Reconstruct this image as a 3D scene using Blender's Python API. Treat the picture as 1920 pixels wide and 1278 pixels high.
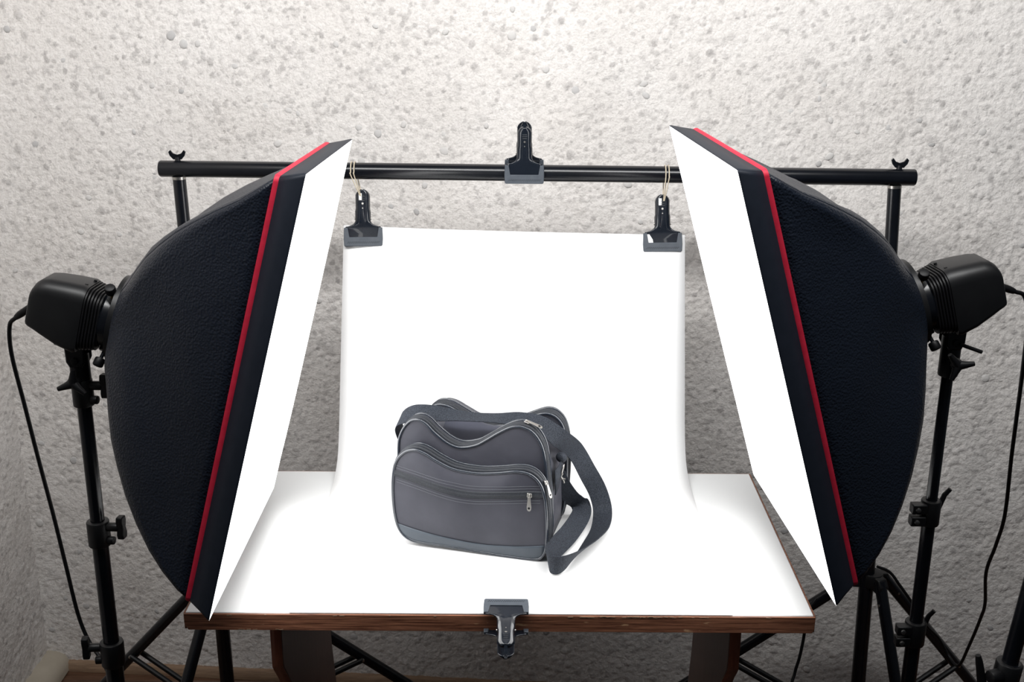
import bpy, math, random
import numpy as np
from mathutils import Vector, Matrix

for o in list(bpy.data.objects):
    bpy.data.objects.remove(o, do_unlink=True)
scene = bpy.context.scene
COL = scene.collection
R = math.radians
random.seed(7)
RNG = np.random.default_rng(7)

# ---------------------------------------------------------------- camera
FPX, PITCH, ROLL, CAMH = 2200.0, R(18.0), R(0.35), 1.91
FW = Vector((0, math.cos(PITCH), -math.sin(PITCH)))
UP0 = Vector((0, math.sin(PITCH), math.cos(PITCH)))
RT0 = Vector((1, 0, 0))
RT = math.cos(ROLL) * RT0 + math.sin(ROLL) * UP0
UPV = -math.sin(ROLL) * RT0 + math.cos(ROLL) * UP0
cam_data = bpy.data.cameras.new('camera')
cam_data.sensor_width = 36.0
cam_data.lens = 36.0 * FPX / 1920.0
cam_data.clip_start = 0.05
cam_obj = bpy.data.objects.new('camera', cam_data)
cm = Matrix.Identity(4)
for i in range(3):
    cm[i][0] = RT[i]; cm[i][1] = UPV[i]; cm[i][2] = -FW[i]
cm[2][3] = CAMH
cam_obj.matrix_world = cm
COL.objects.link(cam_obj)
scene.camera = cam_obj

# ---------------------------------------------------------------- world, added wall fill, exposure
world = bpy.data.worlds.new('room_ambient')
scene.world = world
world.use_nodes = True
bg = world.node_tree.nodes['Background']
bg.inputs[0].default_value = (0.80, 0.88, 1.0, 1)
bg.inputs[1].default_value = 0.05
wall_fill = bpy.data.lights.new('wall_fill_light', 'AREA')
wall_fill.shape = 'RECTANGLE'
wall_fill.size = 2.4
wall_fill.size_y = 0.35
wall_fill.energy = 49
wall_fill.color = (1.0, 1.0, 0.995)
wall_fill_o = bpy.data.objects.new('wall_fill_light', wall_fill)
wall_fill_o.location = (0.0, 1.35, 2.60)        # unseen fill added to brighten the back wall from above, no known fixture
wall_fill_o.rotation_euler = (R(67), 0, 0)
COL.objects.link(wall_fill_o)
SOFTBOX_GLOW = 3.7
vs = scene.view_settings
vs.view_transform = 'Standard'
vs.look = 'None'
vs.exposure = 0.0
vs.gamma = 1.0
vs.use_curve_mapping = False

ZT = 0.87            # table top height


def at(px, py, Y):
    """point of the room at distance Y in front of the viewpoint, seen in direction (px, py)"""
    d = FW + RT * ((px - 960) / FPX) - UPV * ((py - 639) / FPX)
    return Vector((0, 0, CAMH)) + d * (Y / d.y)


# ---------------------------------------------------------------- materials
def mat(name, color=(0.8, 0.8, 0.8), rough=0.5, metal=0.0, spec=0.5, coat=0.0):
    m = bpy.data.materials.new(name)
    m.use_nodes = True
    b = m.node_tree.nodes['Principled BSDF']
    b.inputs['Base Color'].default_value = (*color, 1)
    b.inputs['Roughness'].default_value = rough
    b.inputs['Metallic'].default_value = metal
    b.inputs['Specular IOR Level'].default_value = spec
    b.inputs['Coat Weight'].default_value = coat
    return m


def nd(m, typ, **kw):
    n = m.node_tree.nodes.new(typ)
    for k, v in kw.items():
        if k in n.inputs:
            n.inputs[k].default_value = v
        else:
            setattr(n, k, v)
    return n


def lk(m, a, b):
    m.node_tree.links.new(a, b)


def bsdf(m):
    return m.node_tree.nodes['Principled BSDF']


def ramp(m, fac, stops):
    r = nd(m, 'ShaderNodeValToRGB')
    el = r.color_ramp.elements
    while len(el) < len(stops):
        el.new(0.5)
    for e, (p, c) in zip(el, stops):
        e.position = p
        e.color = (*c, 1)
    lk(m, fac, r.inputs[0])
    return r


def objcoord(m, scale=(1, 1, 1)):
    t = nd(m, 'ShaderNodeTexCoord')
    mp = nd(m, 'ShaderNodeMapping')
    mp.inputs['Scale'].default_value = scale
    lk(m, t.outputs['Object'], mp.inputs[0])
    return mp.outputs[0]


def bump(m, h, strength=0.3, dist=0.002, prev=None):
    b = nd(m, 'ShaderNodeBump')
    b.inputs['Strength'].default_value = strength
    b.inputs['Distance'].default_value = dist
    lk(m, h, b.inputs['Height'])
    if prev is not None:
        lk(m, prev, b.inputs['Normal'])
    return b.outputs[0]


def noise_mat(name, c0, c1, scale, rough, bstr, bdist=0.001, spec=0.5, stretch=(1, 1, 1), detail=4):
    m = mat(name, c0, rough, spec=spec)
    co = objcoord(m, stretch)
    n = nd(m, 'ShaderNodeTexNoise', Scale=scale, Detail=detail)
    lk(m, co, n.inputs['Vector'])
    r = ramp(m, n.outputs[0], [(0.3, c0), (0.7, c1)])
    lk(m, r.outputs[0], bsdf(m).inputs['Base Color'])
    if bstr:
        lk(m, bump(m, n.outputs[0], bstr, bdist), bsdf(m).inputs['Normal'])
    return m


def plaster_mat():
    m = mat('pebbledash_plaster', rough=0.95, spec=0.15)
    co = objcoord(m)
    att = nd(m, 'ShaderNodeAttribute', attribute_name='stone')
    big = nd(m, 'ShaderNodeTexNoise', Scale=4.0, Detail=3.0)
    lk(m, co, big.inputs['Vector'])
    fine = nd(m, 'ShaderNodeTexNoise', Scale=190.0, Detail=5.0, Roughness=0.6)
    lk(m, co, fine.inputs['Vector'])
    base = ramp(m, big.outputs[0], [(0.3, (0.75, 0.715, 0.685)), (0.7, (0.81, 0.78, 0.755))])
    stone = ramp(m, att.outputs['Fac'], [(0.5, (0.60, 0.595, 0.60)), (1.0, (1, 1, 1))])
    fr = ramp(m, fine.outputs[0], [(0.3, (0.84, 0.835, 0.83)), (0.55, (1, 1, 1))])
    mx = nd(m, 'ShaderNodeMix', data_type='RGBA', blend_type='MULTIPLY')
    mx.inputs[0].default_value = 1.0
    lk(m, base.outputs[0], mx.inputs[6]); lk(m, stone.outputs[0], mx.inputs[7])
    mx2 = nd(m, 'ShaderNodeMix', data_type='RGBA', blend_type='MULTIPLY')
    mx2.inputs[0].default_value = 1.0
    lk(m, mx.outputs[2], mx2.inputs[6]); lk(m, fr.outputs[0], mx2.inputs[7])
    lk(m, mx2.outputs[2], bsdf(m).inputs['Base Color'])
    lk(m, bump(m, fine.outputs[0], 0.9, 0.003), bsdf(m).inputs['Normal'])
    return m


def pebble_mat():
    m = mat('pebble_stone', rough=0.85, spec=0.25)
    g = nd(m, 'ShaderNodeNewGeometry')
    oi = nd(m, 'ShaderNodeObjectInfo')
    ad = nd(m, 'ShaderNodeMath', operation='ADD')
    lk(m, g.outputs['Random Per Island'], ad.inputs[0]); lk(m, oi.outputs['Random'], ad.inputs[1])
    fr = nd(m, 'ShaderNodeMath', operation='FRACT')
    lk(m, ad.outputs[0], fr.inputs[0])
    co = objcoord(m)
    n = nd(m, 'ShaderNodeTexNoise', Scale=160.0, Detail=4.0)
    lk(m, co, n.inputs['Vector'])
    r = ramp(m, fr.outputs[0], [(0.0, (0.74, 0.72, 0.70)), (0.55, (0.69, 0.675, 0.66)), (0.8, (0.61, 0.60, 0.595)), (1.0, (0.50, 0.49, 0.485))])
    r2 = ramp(m, n.outputs[0], [(0.35, (0.8, 0.79, 0.78)), (0.6, (1, 1, 1))])
    mx = nd(m, 'ShaderNodeMix', data_type='RGBA', blend_type='MULTIPLY')
    mx.inputs[0].default_value = 1.0
    lk(m, r.outputs[0], mx.inputs[6]); lk(m, r2.outputs[0], mx.inputs[7])
    lk(m, mx.outputs[2], bsdf(m).inputs['Base Color'])
    lk(m, bump(m, n.outputs[0], 0.4, 0.002), bsdf(m).inputs['Normal'])
    return m


def wood_mat(name, dark, light, stretch, rough=0.5, wear=None):
    m = mat(name, dark, rough, spec=0.35)
    co = objcoord(m, stretch)
    n = nd(m, 'ShaderNodeTexNoise', Scale=9.0, Detail=8.0, Roughness=0.7, Distortion=0.6)
    lk(m, co, n.inputs['Vector'])
    r = ramp(m, n.outputs[0], [(0.38, dark), (0.64, light)])
    out = r.outputs[0]
    if wear:
        n2 = nd(m, 'ShaderNodeTexNoise', Scale=30.0, Detail=5.0)
        co2 = objcoord(m, (1, 1, 3))
        lk(m, co2, n2.inputs['Vector'])
        msk = ramp(m, n2.outputs[0], [(0.66, (0, 0, 0)), (0.72, (1, 1, 1))])
        mx = nd(m, 'ShaderNodeMix', data_type='RGBA')
        lk(m, msk.outputs[0], mx.inputs[0]); lk(m, out, mx.inputs[6])
        mx.inputs[7].default_value = (*wear, 1)
        out = mx.outputs[2]
    lk(m, out, bsdf(m).inputs['Base Color'])
    lk(m, bump(m, n.outputs[0], 0.15, 0.001), bsdf(m).inputs['Normal'])
    return m


def leather_mat():
    m = mat('grained_black_fabric', (0.0075, 0.0115, 0.021), 0.42, spec=0.33)
    co = objcoord(m)
    v = nd(m, 'ShaderNodeTexVoronoi', Scale=300.0, feature='SMOOTH_F1')
    lk(m, co, v.inputs['Vector'])
    n = nd(m, 'ShaderNodeTexNoise', Scale=9.0, Detail=2.0)
    lk(m, co, n.inputs['Vector'])
    b0 = bump(m, n.outputs[0], 0.3, 0.012)
    lk(m, bump(m, v.outputs['Distance'], 0.6, 0.002, b0), bsdf(m).inputs['Normal'])
    return m


def webbing_mat():
    m = mat('woven_webbing', (0.032, 0.038, 0.048), 0.75, spec=0.3)
    co = objcoord(m, (1, 1, 1))
    v = nd(m, 'ShaderNodeTexVoronoi', Scale=650.0)
    lk(m, co, v.inputs['Vector'])
    r = ramp(m, v.outputs['Distance'], [(0.1, (0.050, 0.060, 0.078)), (0.6, (0.014, 0.017, 0.024))])
    lk(m, r.outputs[0], bsdf(m).inputs['Base Color'])
    lk(m, bump(m, v.outputs['Distance'], 0.5, 0.001), bsdf(m).inputs['Normal'])
    return m


def glow_mat():
    m = mat('glowing_diffuser', (0.9, 0.9, 0.9), 0.8)
    bsdf(m).inputs['Emission Color'].default_value = (1.0, 0.995, 0.985, 1)
    bsdf(m).inputs['Emission Strength'].default_value = SOFTBOX_GLOW
    return m


M = dict(
    plaster=plaster_mat(), pebble=pebble_mat(),
    skirt=noise_mat('smooth_plaster', (0.40, 0.35, 0.28), (0.48, 0.43, 0.35), 14, 0.7, 0.1),
    plank=wood_mat('brown_floor_wood', (0.07, 0.035, 0.02), (0.17, 0.09, 0.055), (1, 14, 14), 0.45),
    strip=wood_mat('pale_wood_strip', (0.22, 0.14, 0.09), (0.34, 0.23, 0.15), (1, 20, 20), 0.5),
    edge=wood_mat('dark_wood_veneer', (0.09, 0.032, 0.018), (0.40, 0.175, 0.10), (1.2, 30, 45), 0.45, wear=(0.5, 0.3, 0.17)),
    leg=wood_mat('stained_board', (0.10, 0.055, 0.045), (0.14, 0.078, 0.062), (12, 12, 1), 0.4),
    legedge=wood_mat('reddish_board_edge', (0.22, 0.065, 0.035), (0.32, 0.11, 0.06), (12, 12, 1), 0.4),
    laminate=noise_mat('white_laminate', (0.80, 0.81, 0.81), (0.83, 0.84, 0.84), 4, 0.4, 0),
    paper=noise_mat('white_paper', (0.88, 0.88, 0.88), (0.90, 0.90, 0.90), 6, 0.7, 0),
    leather=leather_mat(),
    satin=noise_mat('smooth_black_fabric', (0.011, 0.0155, 0.026), (0.014, 0.019, 0.031), 60, 0.55, 0.05, spec=0.35),
    red=noise_mat('red_ribbon', (0.62, 0.012, 0.045), (0.72, 0.02, 0.06), 80, 0.6, 0.1),
    glow=glow_mat(),
    silver=mat('bright_steel', (0.46, 0.445, 0.42), 0.34, 1.0),
    brass=mat('brass', (0.7, 0.5, 0.22), 0.3, 1.0),
    metal=noise_mat('black_painted_metal', (0.003, 0.004, 0.006), (0.005, 0.006, 0.009), 20, 0.25, 0),
    plastic=noise_mat('black_plastic', (0.005, 0.0052, 0.006), (0.007, 0.0072, 0.008), 30, 0.42, 0.03, spec=0.45),
    plasticd=mat('matte_black_plastic', (0.003, 0.003, 0.004), 0.5, spec=0.35),
    clampm=mat('glossy_black_clamp', (0.008, 0.011, 0.017), 0.22, coat=0.4),
    rubber=noise_mat('grey_rubber_pad', (0.05, 0.06, 0.075), (0.065, 0.076, 0.092), 90, 0.6, 0.15),
    band=noise_mat('beige_rubber', (0.55, 0.47, 0.35), (0.66, 0.58, 0.45), 50, 0.6, 0),
    cloth=noise_mat('bag_polyester', (0.034, 0.035, 0.047), (0.060, 0.061, 0.077), 11, 0.55, 0.5, 0.008, spec=0.4),
    clothd=noise_mat('bag_lining', (0.030, 0.033, 0.052), (0.050, 0.053, 0.075), 20, 0.7, 0.2),
    pipe=mat('bag_piping_vinyl', (0.022, 0.028, 0.040), 0.2, spec=0.7, coat=0.7),
    zip=noise_mat('zipper_tape', (0.007, 0.009, 0.014), (0.022, 0.026, 0.034), 500, 0.6, 0.4),
    vinyl=noise_mat('grey_vinyl', (0.055, 0.068, 0.085), (0.072, 0.088, 0.108), 25, 0.4, 0.1),
    thread=mat('grey_thread', (0.16, 0.17, 0.19), 0.8),
    web=webbing_mat(),
)


# ---------------------------------------------------------------- mesh helpers
def cr(pts, n=8, closed=False):
    """Catmull-Rom through points"""
    P = [Vector(p) for p in pts]
    out = []
    L = len(P)
    segs = L if closed else L - 1
    for i in range(segs):
        if closed:
            p0, p1, p2, p3 = P[i - 1], P[i], P[(i + 1) % L], P[(i + 2) % L]
        else:
            p0 = P[max(i - 1, 0)]; p1 = P[i]; p2 = P[i + 1]; p3 = P[min(i + 2, L - 1)]
        for k in range(n):
            t = k / n
            out.append(0.5 * ((2 * p1) + (p2 - p0) * t + (2 * p0 - 5 * p1 + 4 * p2 - p3) * t * t + (3 * p1 - p0 - 3 * p2 + p3) * t ** 3))
    if not closed:
        out.append(P[-1].copy())
    return out


class MB:
    def __init__(s):
        s.v = []; s.f = []

    def add(s, verts, faces):
        b = len(s.v)
        s.v += [Vector(x) for x in verts]
        s.f += [tuple(i + b for i in f) for f in faces]
        return s

    def box(s, c, size, mtx=None):
        hx, hy, hz = size[0] / 2, size[1] / 2, size[2] / 2
        vv = [Vector((x * hx, y * hy, z * hz)) for x in (-1, 1) for y in (-1, 1) for z in (-1, 1)]
        if mtx is not None:
            vv = [mtx @ x for x in vv]
        vv = [x + Vector(c) for x in vv]
        return s.add(vv, [(0, 1, 3, 2), (4, 6, 7, 5), (0, 4, 5, 1), (2, 3, 7, 6), (0, 2, 6, 4), (1, 5, 7, 3)])

    def loft(s, loops, cap0=True, cap1=True, closed=True):
        b = len(s.v); n = len(loops[0])
        for L in loops:
            s.v += [Vector(p) for p in L]
        for i in range(len(loops) - 1):
            for j in range(n if closed else n - 1):
                j2 = (j + 1) % n
                s.f.append((b + i * n + j, b + i * n + j2, b + (i + 1) * n + j2, b + (i + 1) * n + j))
        if cap0:
            s.f.append(tuple(b + j for j in reversed(range(n))))
        if cap1:
            s.f.append(tuple(b + (len(loops) - 1) * n + j for j in range(n)))
        return s

    def tube(s, pts, r, n=10, closed=False, caps=True):
        P = [Vector(p) for p in pts]
        rr = r if hasattr(r, '__len__') else [r] * len(P)
        loops = []
        prev = None
        for i, p in enumerate(P):
            if closed:
                t = P[(i + 1) % len(P)] - P[i - 1]
            else:
                t = P[min(i + 1, len(P) - 1)] - P[max(i - 1, 0)]
            if t.length < 1e-9:
                t = Vector((0, 0, 1))
            t.normalize()
            if prev is None:
                a = Vector((0, 0, 1)) if abs(t.z) < 0.9 else Vector((1, 0, 0))
                u = t.cross(a).normalized()
            else:
                u = (prev - t * prev.dot(t)).normalized()
            prev = u
            w = t.cross(u)
            loops.append([p + (u * math.cos(2 * math.pi * k / n) + w * math.sin(2 * math.pi * k / n)) * rr[i] for k in range(n)])
        if closed:
            loops.append(loops[0])
            return s.loft(loops, False, False)
        return s.loft(loops, caps, caps)

    def cyl(s, a, b, r, n=20, r2=None, bev=0.0):
        a = Vector(a); b = Vector(b); r2 = r if r2 is None else r2
        if bev:
            d = (b - a).normalized() * bev
            return s.tube([a, a + d * 0.3, a + d, b - d, b - d * 0.3, b], [r - bev, r - bev * 0.3, r, r2, r2 - bev * 0.3, r2 - bev], n)
        return s.tube([a, b], [r, r2], n)

    def prism(s, outline, axis_o, ex, ey, ez, h):
        """outline (x, y) in the frame ex, ey at axis_o, extruded along ez by h"""
        o = Vector(axis_o); ex = Vector(ex); ey = Vector(ey); ez = Vector(ez)
        lo = [o + ex * x + ey * y for x, y in outline]
        return s.loft([lo, [p + ez * h for p in lo]])

    def grid(s, rows, thick=None):
        n = len(rows[0]); b = len(s.v)
        for r_ in rows:
            s.v += [Vector(p) for p in r_]
        for i in range(len(rows) - 1):
            for j in range(n - 1):
                s.f.append((b + i * n + j, b + i * n + j + 1, b + (i + 1) * n + j + 1, b + (i + 1) * n + j))
        return s

    def xf(s, m):
        s.v = [m @ p for p in s.v]
        return s


def tag(o, label=None, cat=None, group=None, kind=None):
    if label: o['label'] = label
    if cat: o['category'] = cat
    if group: o['group'] = group
    if kind: o['kind'] = kind
    return o


def wloc(o):
    p = Vector((0, 0, 0))
    while o is not None:
        p += o.location
        o = o.parent
    return p


def obj(name, mb, material, parent=None, smooth=35, bevel=0.0, solid=0.0, origin=None, bseg=2):
    """mesh object from world-space geometry; parents are pure translations"""
    base = Vector(origin) if origin is not None else (wloc(parent) if parent is not None else Vector((0, 0, 0)))
    me = bpy.data.meshes.new(name)
    me.from_pydata([tuple(p - base) for p in mb.v], [], mb.f)
    me.validate()
    import bmesh
    bm = bmesh.new(); bm.from_mesh(me)
    bmesh.ops.recalc_face_normals(bm, faces=bm.faces)
    bm.to_mesh(me); bm.free()
    if smooth:
        me.shade_smooth()
        me.set_sharp_from_angle(angle=R(smooth))
    me.materials.append(material)
    o = bpy.data.objects.new(name, me)
    COL.objects.link(o)
    if parent is not None:
        o.parent = parent
        o.location = base - wloc(parent)
    else:
        o.location = base
    if solid:
        md = o.modifiers.new('thickness', 'SOLIDIFY'); md.thickness = abs(solid); md.offset = 1 if solid > 0 else -1
    if bevel:
        md = o.modifiers.new('bevel', 'BEVEL'); md.width = bevel; md.segments = bseg; md.limit_method = 'ANGLE'
        md.angle_limit = R(40)
    return o


def thing(name, loc, label, cat, group=None):
    o = bpy.data.objects.new(name, None)
    COL.objects.link(o)
    o.location = loc
    o.empty_display_size = 0.05
    return tag(o, label, cat, group)


# ---------------------------------------------------------------- the setting
CORNER = Vector((-1.305, 2.875, 0))
WSL = -0.070                                   # the back wall comes nearer to the right
wdir = Vector((1, WSL, 0)).normalized()
wnor = Vector((WSL, -1, 0)).normalized()       # towards the room


def wall_mesh(o, d, n, length, height, thick=0.12):
    b = MB()
    e = o + d * length
    back = -n * thick
    lo = [o, e, e + back, o + back]
    b.loft([lo, [p + Vector((0, 0, height)) for p in lo]])
    return b


wall_back = tag(obj('wall_back', wall_mesh(CORNER - wdir * 0.12, wdir, wnor, 3.9, 2.9), M['plaster'], smooth=0), kind='structure',
                label='white pebbledash plaster wall behind the backdrop stand')
ldir = Vector((-0.02, -1, 0)).normalized()
lnor = Vector((1, -0.02, 0)).normalized()
wall_left = tag(obj('wall_left', wall_mesh(CORNER, ldir, lnor, 2.2, 2.9), M['plaster'], smooth=0), kind='structure',
                label='pebbledash plaster return wall at the left edge')

ft = tag(obj('floor', MB().box((0.5, 0.6, -0.03), (4.6, 5.4, 0.03)), M['plasticd'], smooth=0), kind='structure', label='brown wooden plank floor')
px0 = MB().box((0, 0, 0), (1.16, 0.108, 0.014))
k = 0
pm = None
for row in range(12):
    yy = 2.86 - row * 0.11
    for colx in range(4):
        xx = -1.9 + colx * 1.165 + (row % 3) * 0.38
        if pm is None:
            pl_ = obj('plank', px0, M['plank'], smooth=0, bevel=0.002); pm = pl_.data
        else:
            pl_ = bpy.data.objects.new('plank', pm); COL.objects.link(pl_)
            md = pl_.modifiers.new('bevel', 'BEVEL'); md.width = 0.002
        pl_.parent = ft
        pl_.location = (xx, yy, -0.0075)

# pale wooden strip along the back wall and rounded plaster skirting along the left wall
bb = MB()
a = CORNER + wnor * 0.0 + wdir * 0.05
bb.prism([(0, 0), (0.022, 0), (0.022, 0.012), (0.014, 0.024), (0, 0.028)], a, wnor, (0, 0, 1), wdir, 3.4)
tag(obj('baseboard_back', bb, M['strip'], smooth=40), kind='structure', label='narrow pale wooden strip along the foot of the back wall')
bl = MB()
prof = [(0, 0)] + [(0.066 * math.cos(t) ** 0.7 if math.cos(t) > 0 else 0, 0.004 + 0.050 * math.sin(t) ** 0.8) for t in [R(x) for x in (0, 12, 25, 40, 55, 70, 82, 90)]]
bl.prism(prof, CORNER + wnor * 0.004, lnor, (0, 0, 1), ldir, 2.1)
tag(obj('baseboard_left', bl, M['skirt'], smooth=60), kind='structure', label='smooth rounded plaster skirting at the foot of the left wall')


# pebbles bedded in the plaster: real domes, the largest ones singly, the many small ones joined
def dome(seed):
    rg = np.random.default_rng(seed)
    vv = []
    for rad, h in ((1.0, -0.15), (0.93, 0.22), (0.62, 0.55)):
        for j in range(8):
            a_ = 2 * math.pi * j / 8 + 0.2 * rad
            q = rad * (1 + rg.uniform(-0.12, 0.12))
            vv.append((q * math.cos(a_), q * math.sin(a_), h))
    vv.append((0, 0, 0.66))
    ff = []
    for i in range(2):
        for j in range(8):
            j2 = (j + 1) % 8
            ff.append((i * 8 + j, i * 8 + j2, (i + 1) * 8 + j2, (i + 1) * 8 + j))
    for j in range(8):
        ff.append((16 + j, 16 + (j + 1) % 8, 24))
    return np.array(vv), ff


def plaster_coat(parent, o, d, n, length, height, step, count, seed):
    """the pebbledash coat: a height field of stones half sunk in plaster, one mesh"""
    rg_ = np.random.default_rng(seed)
    nx, nz = int(length / step) + 1, int(height / step) + 1
    H = np.zeros((nz, nx)); S = np.ones((nz, nx))
    # uneven plaster between the stones: band-limited noise
    fz = np.fft.fftfreq(nz, step)[:, None]; fx = np.fft.rfftfreq(nx, step)[None, :]
    fr = np.sqrt(fz ** 2 + fx ** 2)
    for lo, hi, amp in ((3, 14, 0.0006), (25, 70, 0.00040), (70, 140, 0.00042)):
        sp = np.fft.rfft2(rg_.normal(size=(nz, nx))) * np.exp(-((fr - (lo + hi) / 2) / ((hi - lo) / 2)) ** 2)
        f_ = np.fft.irfft2(sp, s=(nz, nx)); H += amp * f_ / f_.std()
    cx = rg_.uniform(0, nx, count); cz = rg_.uniform(0, nz, count)
    rad = 0.0035 + 0.0105 * rg_.beta(1.3, 4.2, count)
    hh = rg_.uniform(0.08, 0.27, count); el = rg_.uniform(0.65, 1.0, count); th = rg_.uniform(0, 3.14, count)
    tone = 1.0 - 0.50 * rg_.beta(1.1, 2.2, count)
    for i in range(count):
        k_ = int(rad[i] / step) + 2
        x0, x1 = max(0, int(cx[i]) - k_), min(nx, int(cx[i]) + k_ + 1); z0, z1 = max(0, int(cz[i]) - k_), min(nz, int(cz[i]) + k_ + 1)
        if x1 <= x0 or z1 <= z0: continue
        X, Z = np.meshgrid((np.arange(x0, x1) - cx[i]) * step, (np.arange(z0, z1) - cz[i]) * step)
        c_, s_ = math.cos(th[i]), math.sin(th[i])
        q = ((X * c_ + Z * s_) / rad[i]) ** 2 + ((-X * s_ + Z * c_) / (rad[i] * el[i])) ** 2
        dome_ = np.sqrt(np.clip(1 - q, 0, 1))
        H[z0:z1, x0:x1] = np.maximum(H[z0:z1, x0:x1], rad[i] * hh[i] * dome_ + H[z0:z1, x0:x1] * 0.6 * (q < 1) + H[z0:z1, x0:x1] * (q >= 1))
        m_ = np.clip(dome_ * 1.6, 0, 1)
        S[z0:z1, x0:x1] = S[z0:z1, x0:x1] * (1 - m_) + tone[i] * m_
    xs = np.arange(nx) * step; zs = np.arange(nz) * step
    gx, gz = np.meshgrid(xs, zs)
    V = np.array(o)[None, None] + gx[..., None] * np.array(d) + gz[..., None] * np.array((0, 0, 1.0)) + (H[..., None] + 0.003) * np.array(n)
    idx = np.arange(nx * nz).reshape(nz, nx)
    quads = np.stack([idx[:-1, :-1], idx[:-1, 1:], idx[1:, 1:], idx[1:, :-1]], -1).reshape(-1, 4)
    me = bpy.data.meshes.new('pebble_coat')
    nq = len(quads)
    me.vertices.add(nx * nz); me.vertices.foreach_set('co', V.reshape(-1).astype(np.float32))
    me.loops.add(nq * 4); me.loops.foreach_set('vertex_index', quads.reshape(-1).astype(np.int32))
    me.polygons.add(nq); me.polygons.foreach_set('loop_start', (np.arange(nq) * 4).astype(np.int32))
    at_ = me.attributes.new('stone', 'FLOAT', 'POINT'); at_.data.foreach_set('value', S.reshape(-1).astype(np.float32))
    me.update(); me.validate(); me.shade_smooth()
    me.materials.append(M['plaster'])
    ob_ = bpy.data.objects.new('pebble_coat', me); COL.objects.link(ob_)
    ob_.parent = parent; ob_['kind'] = 'stuff'
    return ob_


plaster_coat(wall_back, CORNER, wdir, wnor, 3.1, 2.15, 0.0036, 29000, 11)
plaster_coat(wall_left, CORNER, ldir, lnor, 1.0, 1.95, 0.0045, 8000, 12)
domes = []
for i in range(5):
    dv, df = dome(40 + i)
    me = bpy.data.meshes.new('pebble')
    me.from_pydata(dv.tolist(), [], df)
    me.shade_smooth(); me.materials.append(M['pebble'])
    domes.append(me)
wq = Matrix((wdir, Vector((0, 0, 1)), wnor)).transposed()
rg = np.random.default_rng(5)
for i in range(300):
    ob = bpy.data.objects.new('pebble', domes[i % 5]); COL.objects.link(ob)
    ob.parent = wall_back
    rr = 0.007 + 0.008 * rg.beta(1.2, 4.0)
    p = CORNER + wdir * rg.uniform(0.02, 2.75) + Vector((0, 0, rg.uniform(0.1, 1.9)))
    ob.location = p + wnor * 0.003
    ob.rotation_euler = (wq @ Matrix.Rotation(rg.uniform(0, 6.28), 3, 'Z')).to_euler()
    ob.scale = (rr, rr * rg.uniform(0.65, 1.0), rr * rg.uniform(0.3, 0.5))

# ---------------------------------------------------------------- table
TY0, TY1, TXL, TXR = 1.722, 2.297, -0.546, 0.510
tab = thing('table', (-0.018, 2.0, 0), 'white-topped wooden table with a worn brown edge under the bag', 'table')
ins = 0.0025
obj('table_top', MB().box(((TXL + TXR) / 2, (TY0 + TY1) / 2, ZT - 0.0155), (TXR - TXL - 2 * ins, TY1 - TY0 - 2 * ins, 0.031)), M['laminate'], tab, smooth=30, bevel=0.0015)
et = 0.0305
zc = ZT - 0.0012 - et / 2
# the front band has a chamfered lower corner at its left end
fb = MB()
fb.prism([(TXL + 0.006, ZT - 0.0012 - et), (TXR - 0.004, ZT - 0.0012 - et), (TXR - 0.0005, ZT - 0.0255), (TXR, ZT - 0.0015), (TXL, ZT - 0.0015), (TXL, ZT - 0.018)], (0, TY0 - 0.001, 0), (1, 0, 0), (0, 0, 1), (0, 1, 0), 0.0042)
obj('edge_band', fb, M['edge'], tab, smooth=30, bevel=0.0008)
obj('edge_band', MB().box(((TXL + TXR) / 2, TY1 - 0.001, zc), (TXR - TXL, 0.0042, et)), M['edge'], tab, smooth=30, bevel=0.0008)
for sx, X in ((-1, TXL), (1, TXR)):
    obj('edge_band', MB().box((X + 0.0012 * -sx, (TY0 + TY1) / 2, zc), (0.0042, TY1 - TY0 - 0.006, et)), M['edge'], tab, smooth=30, bevel=0.0008)
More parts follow.
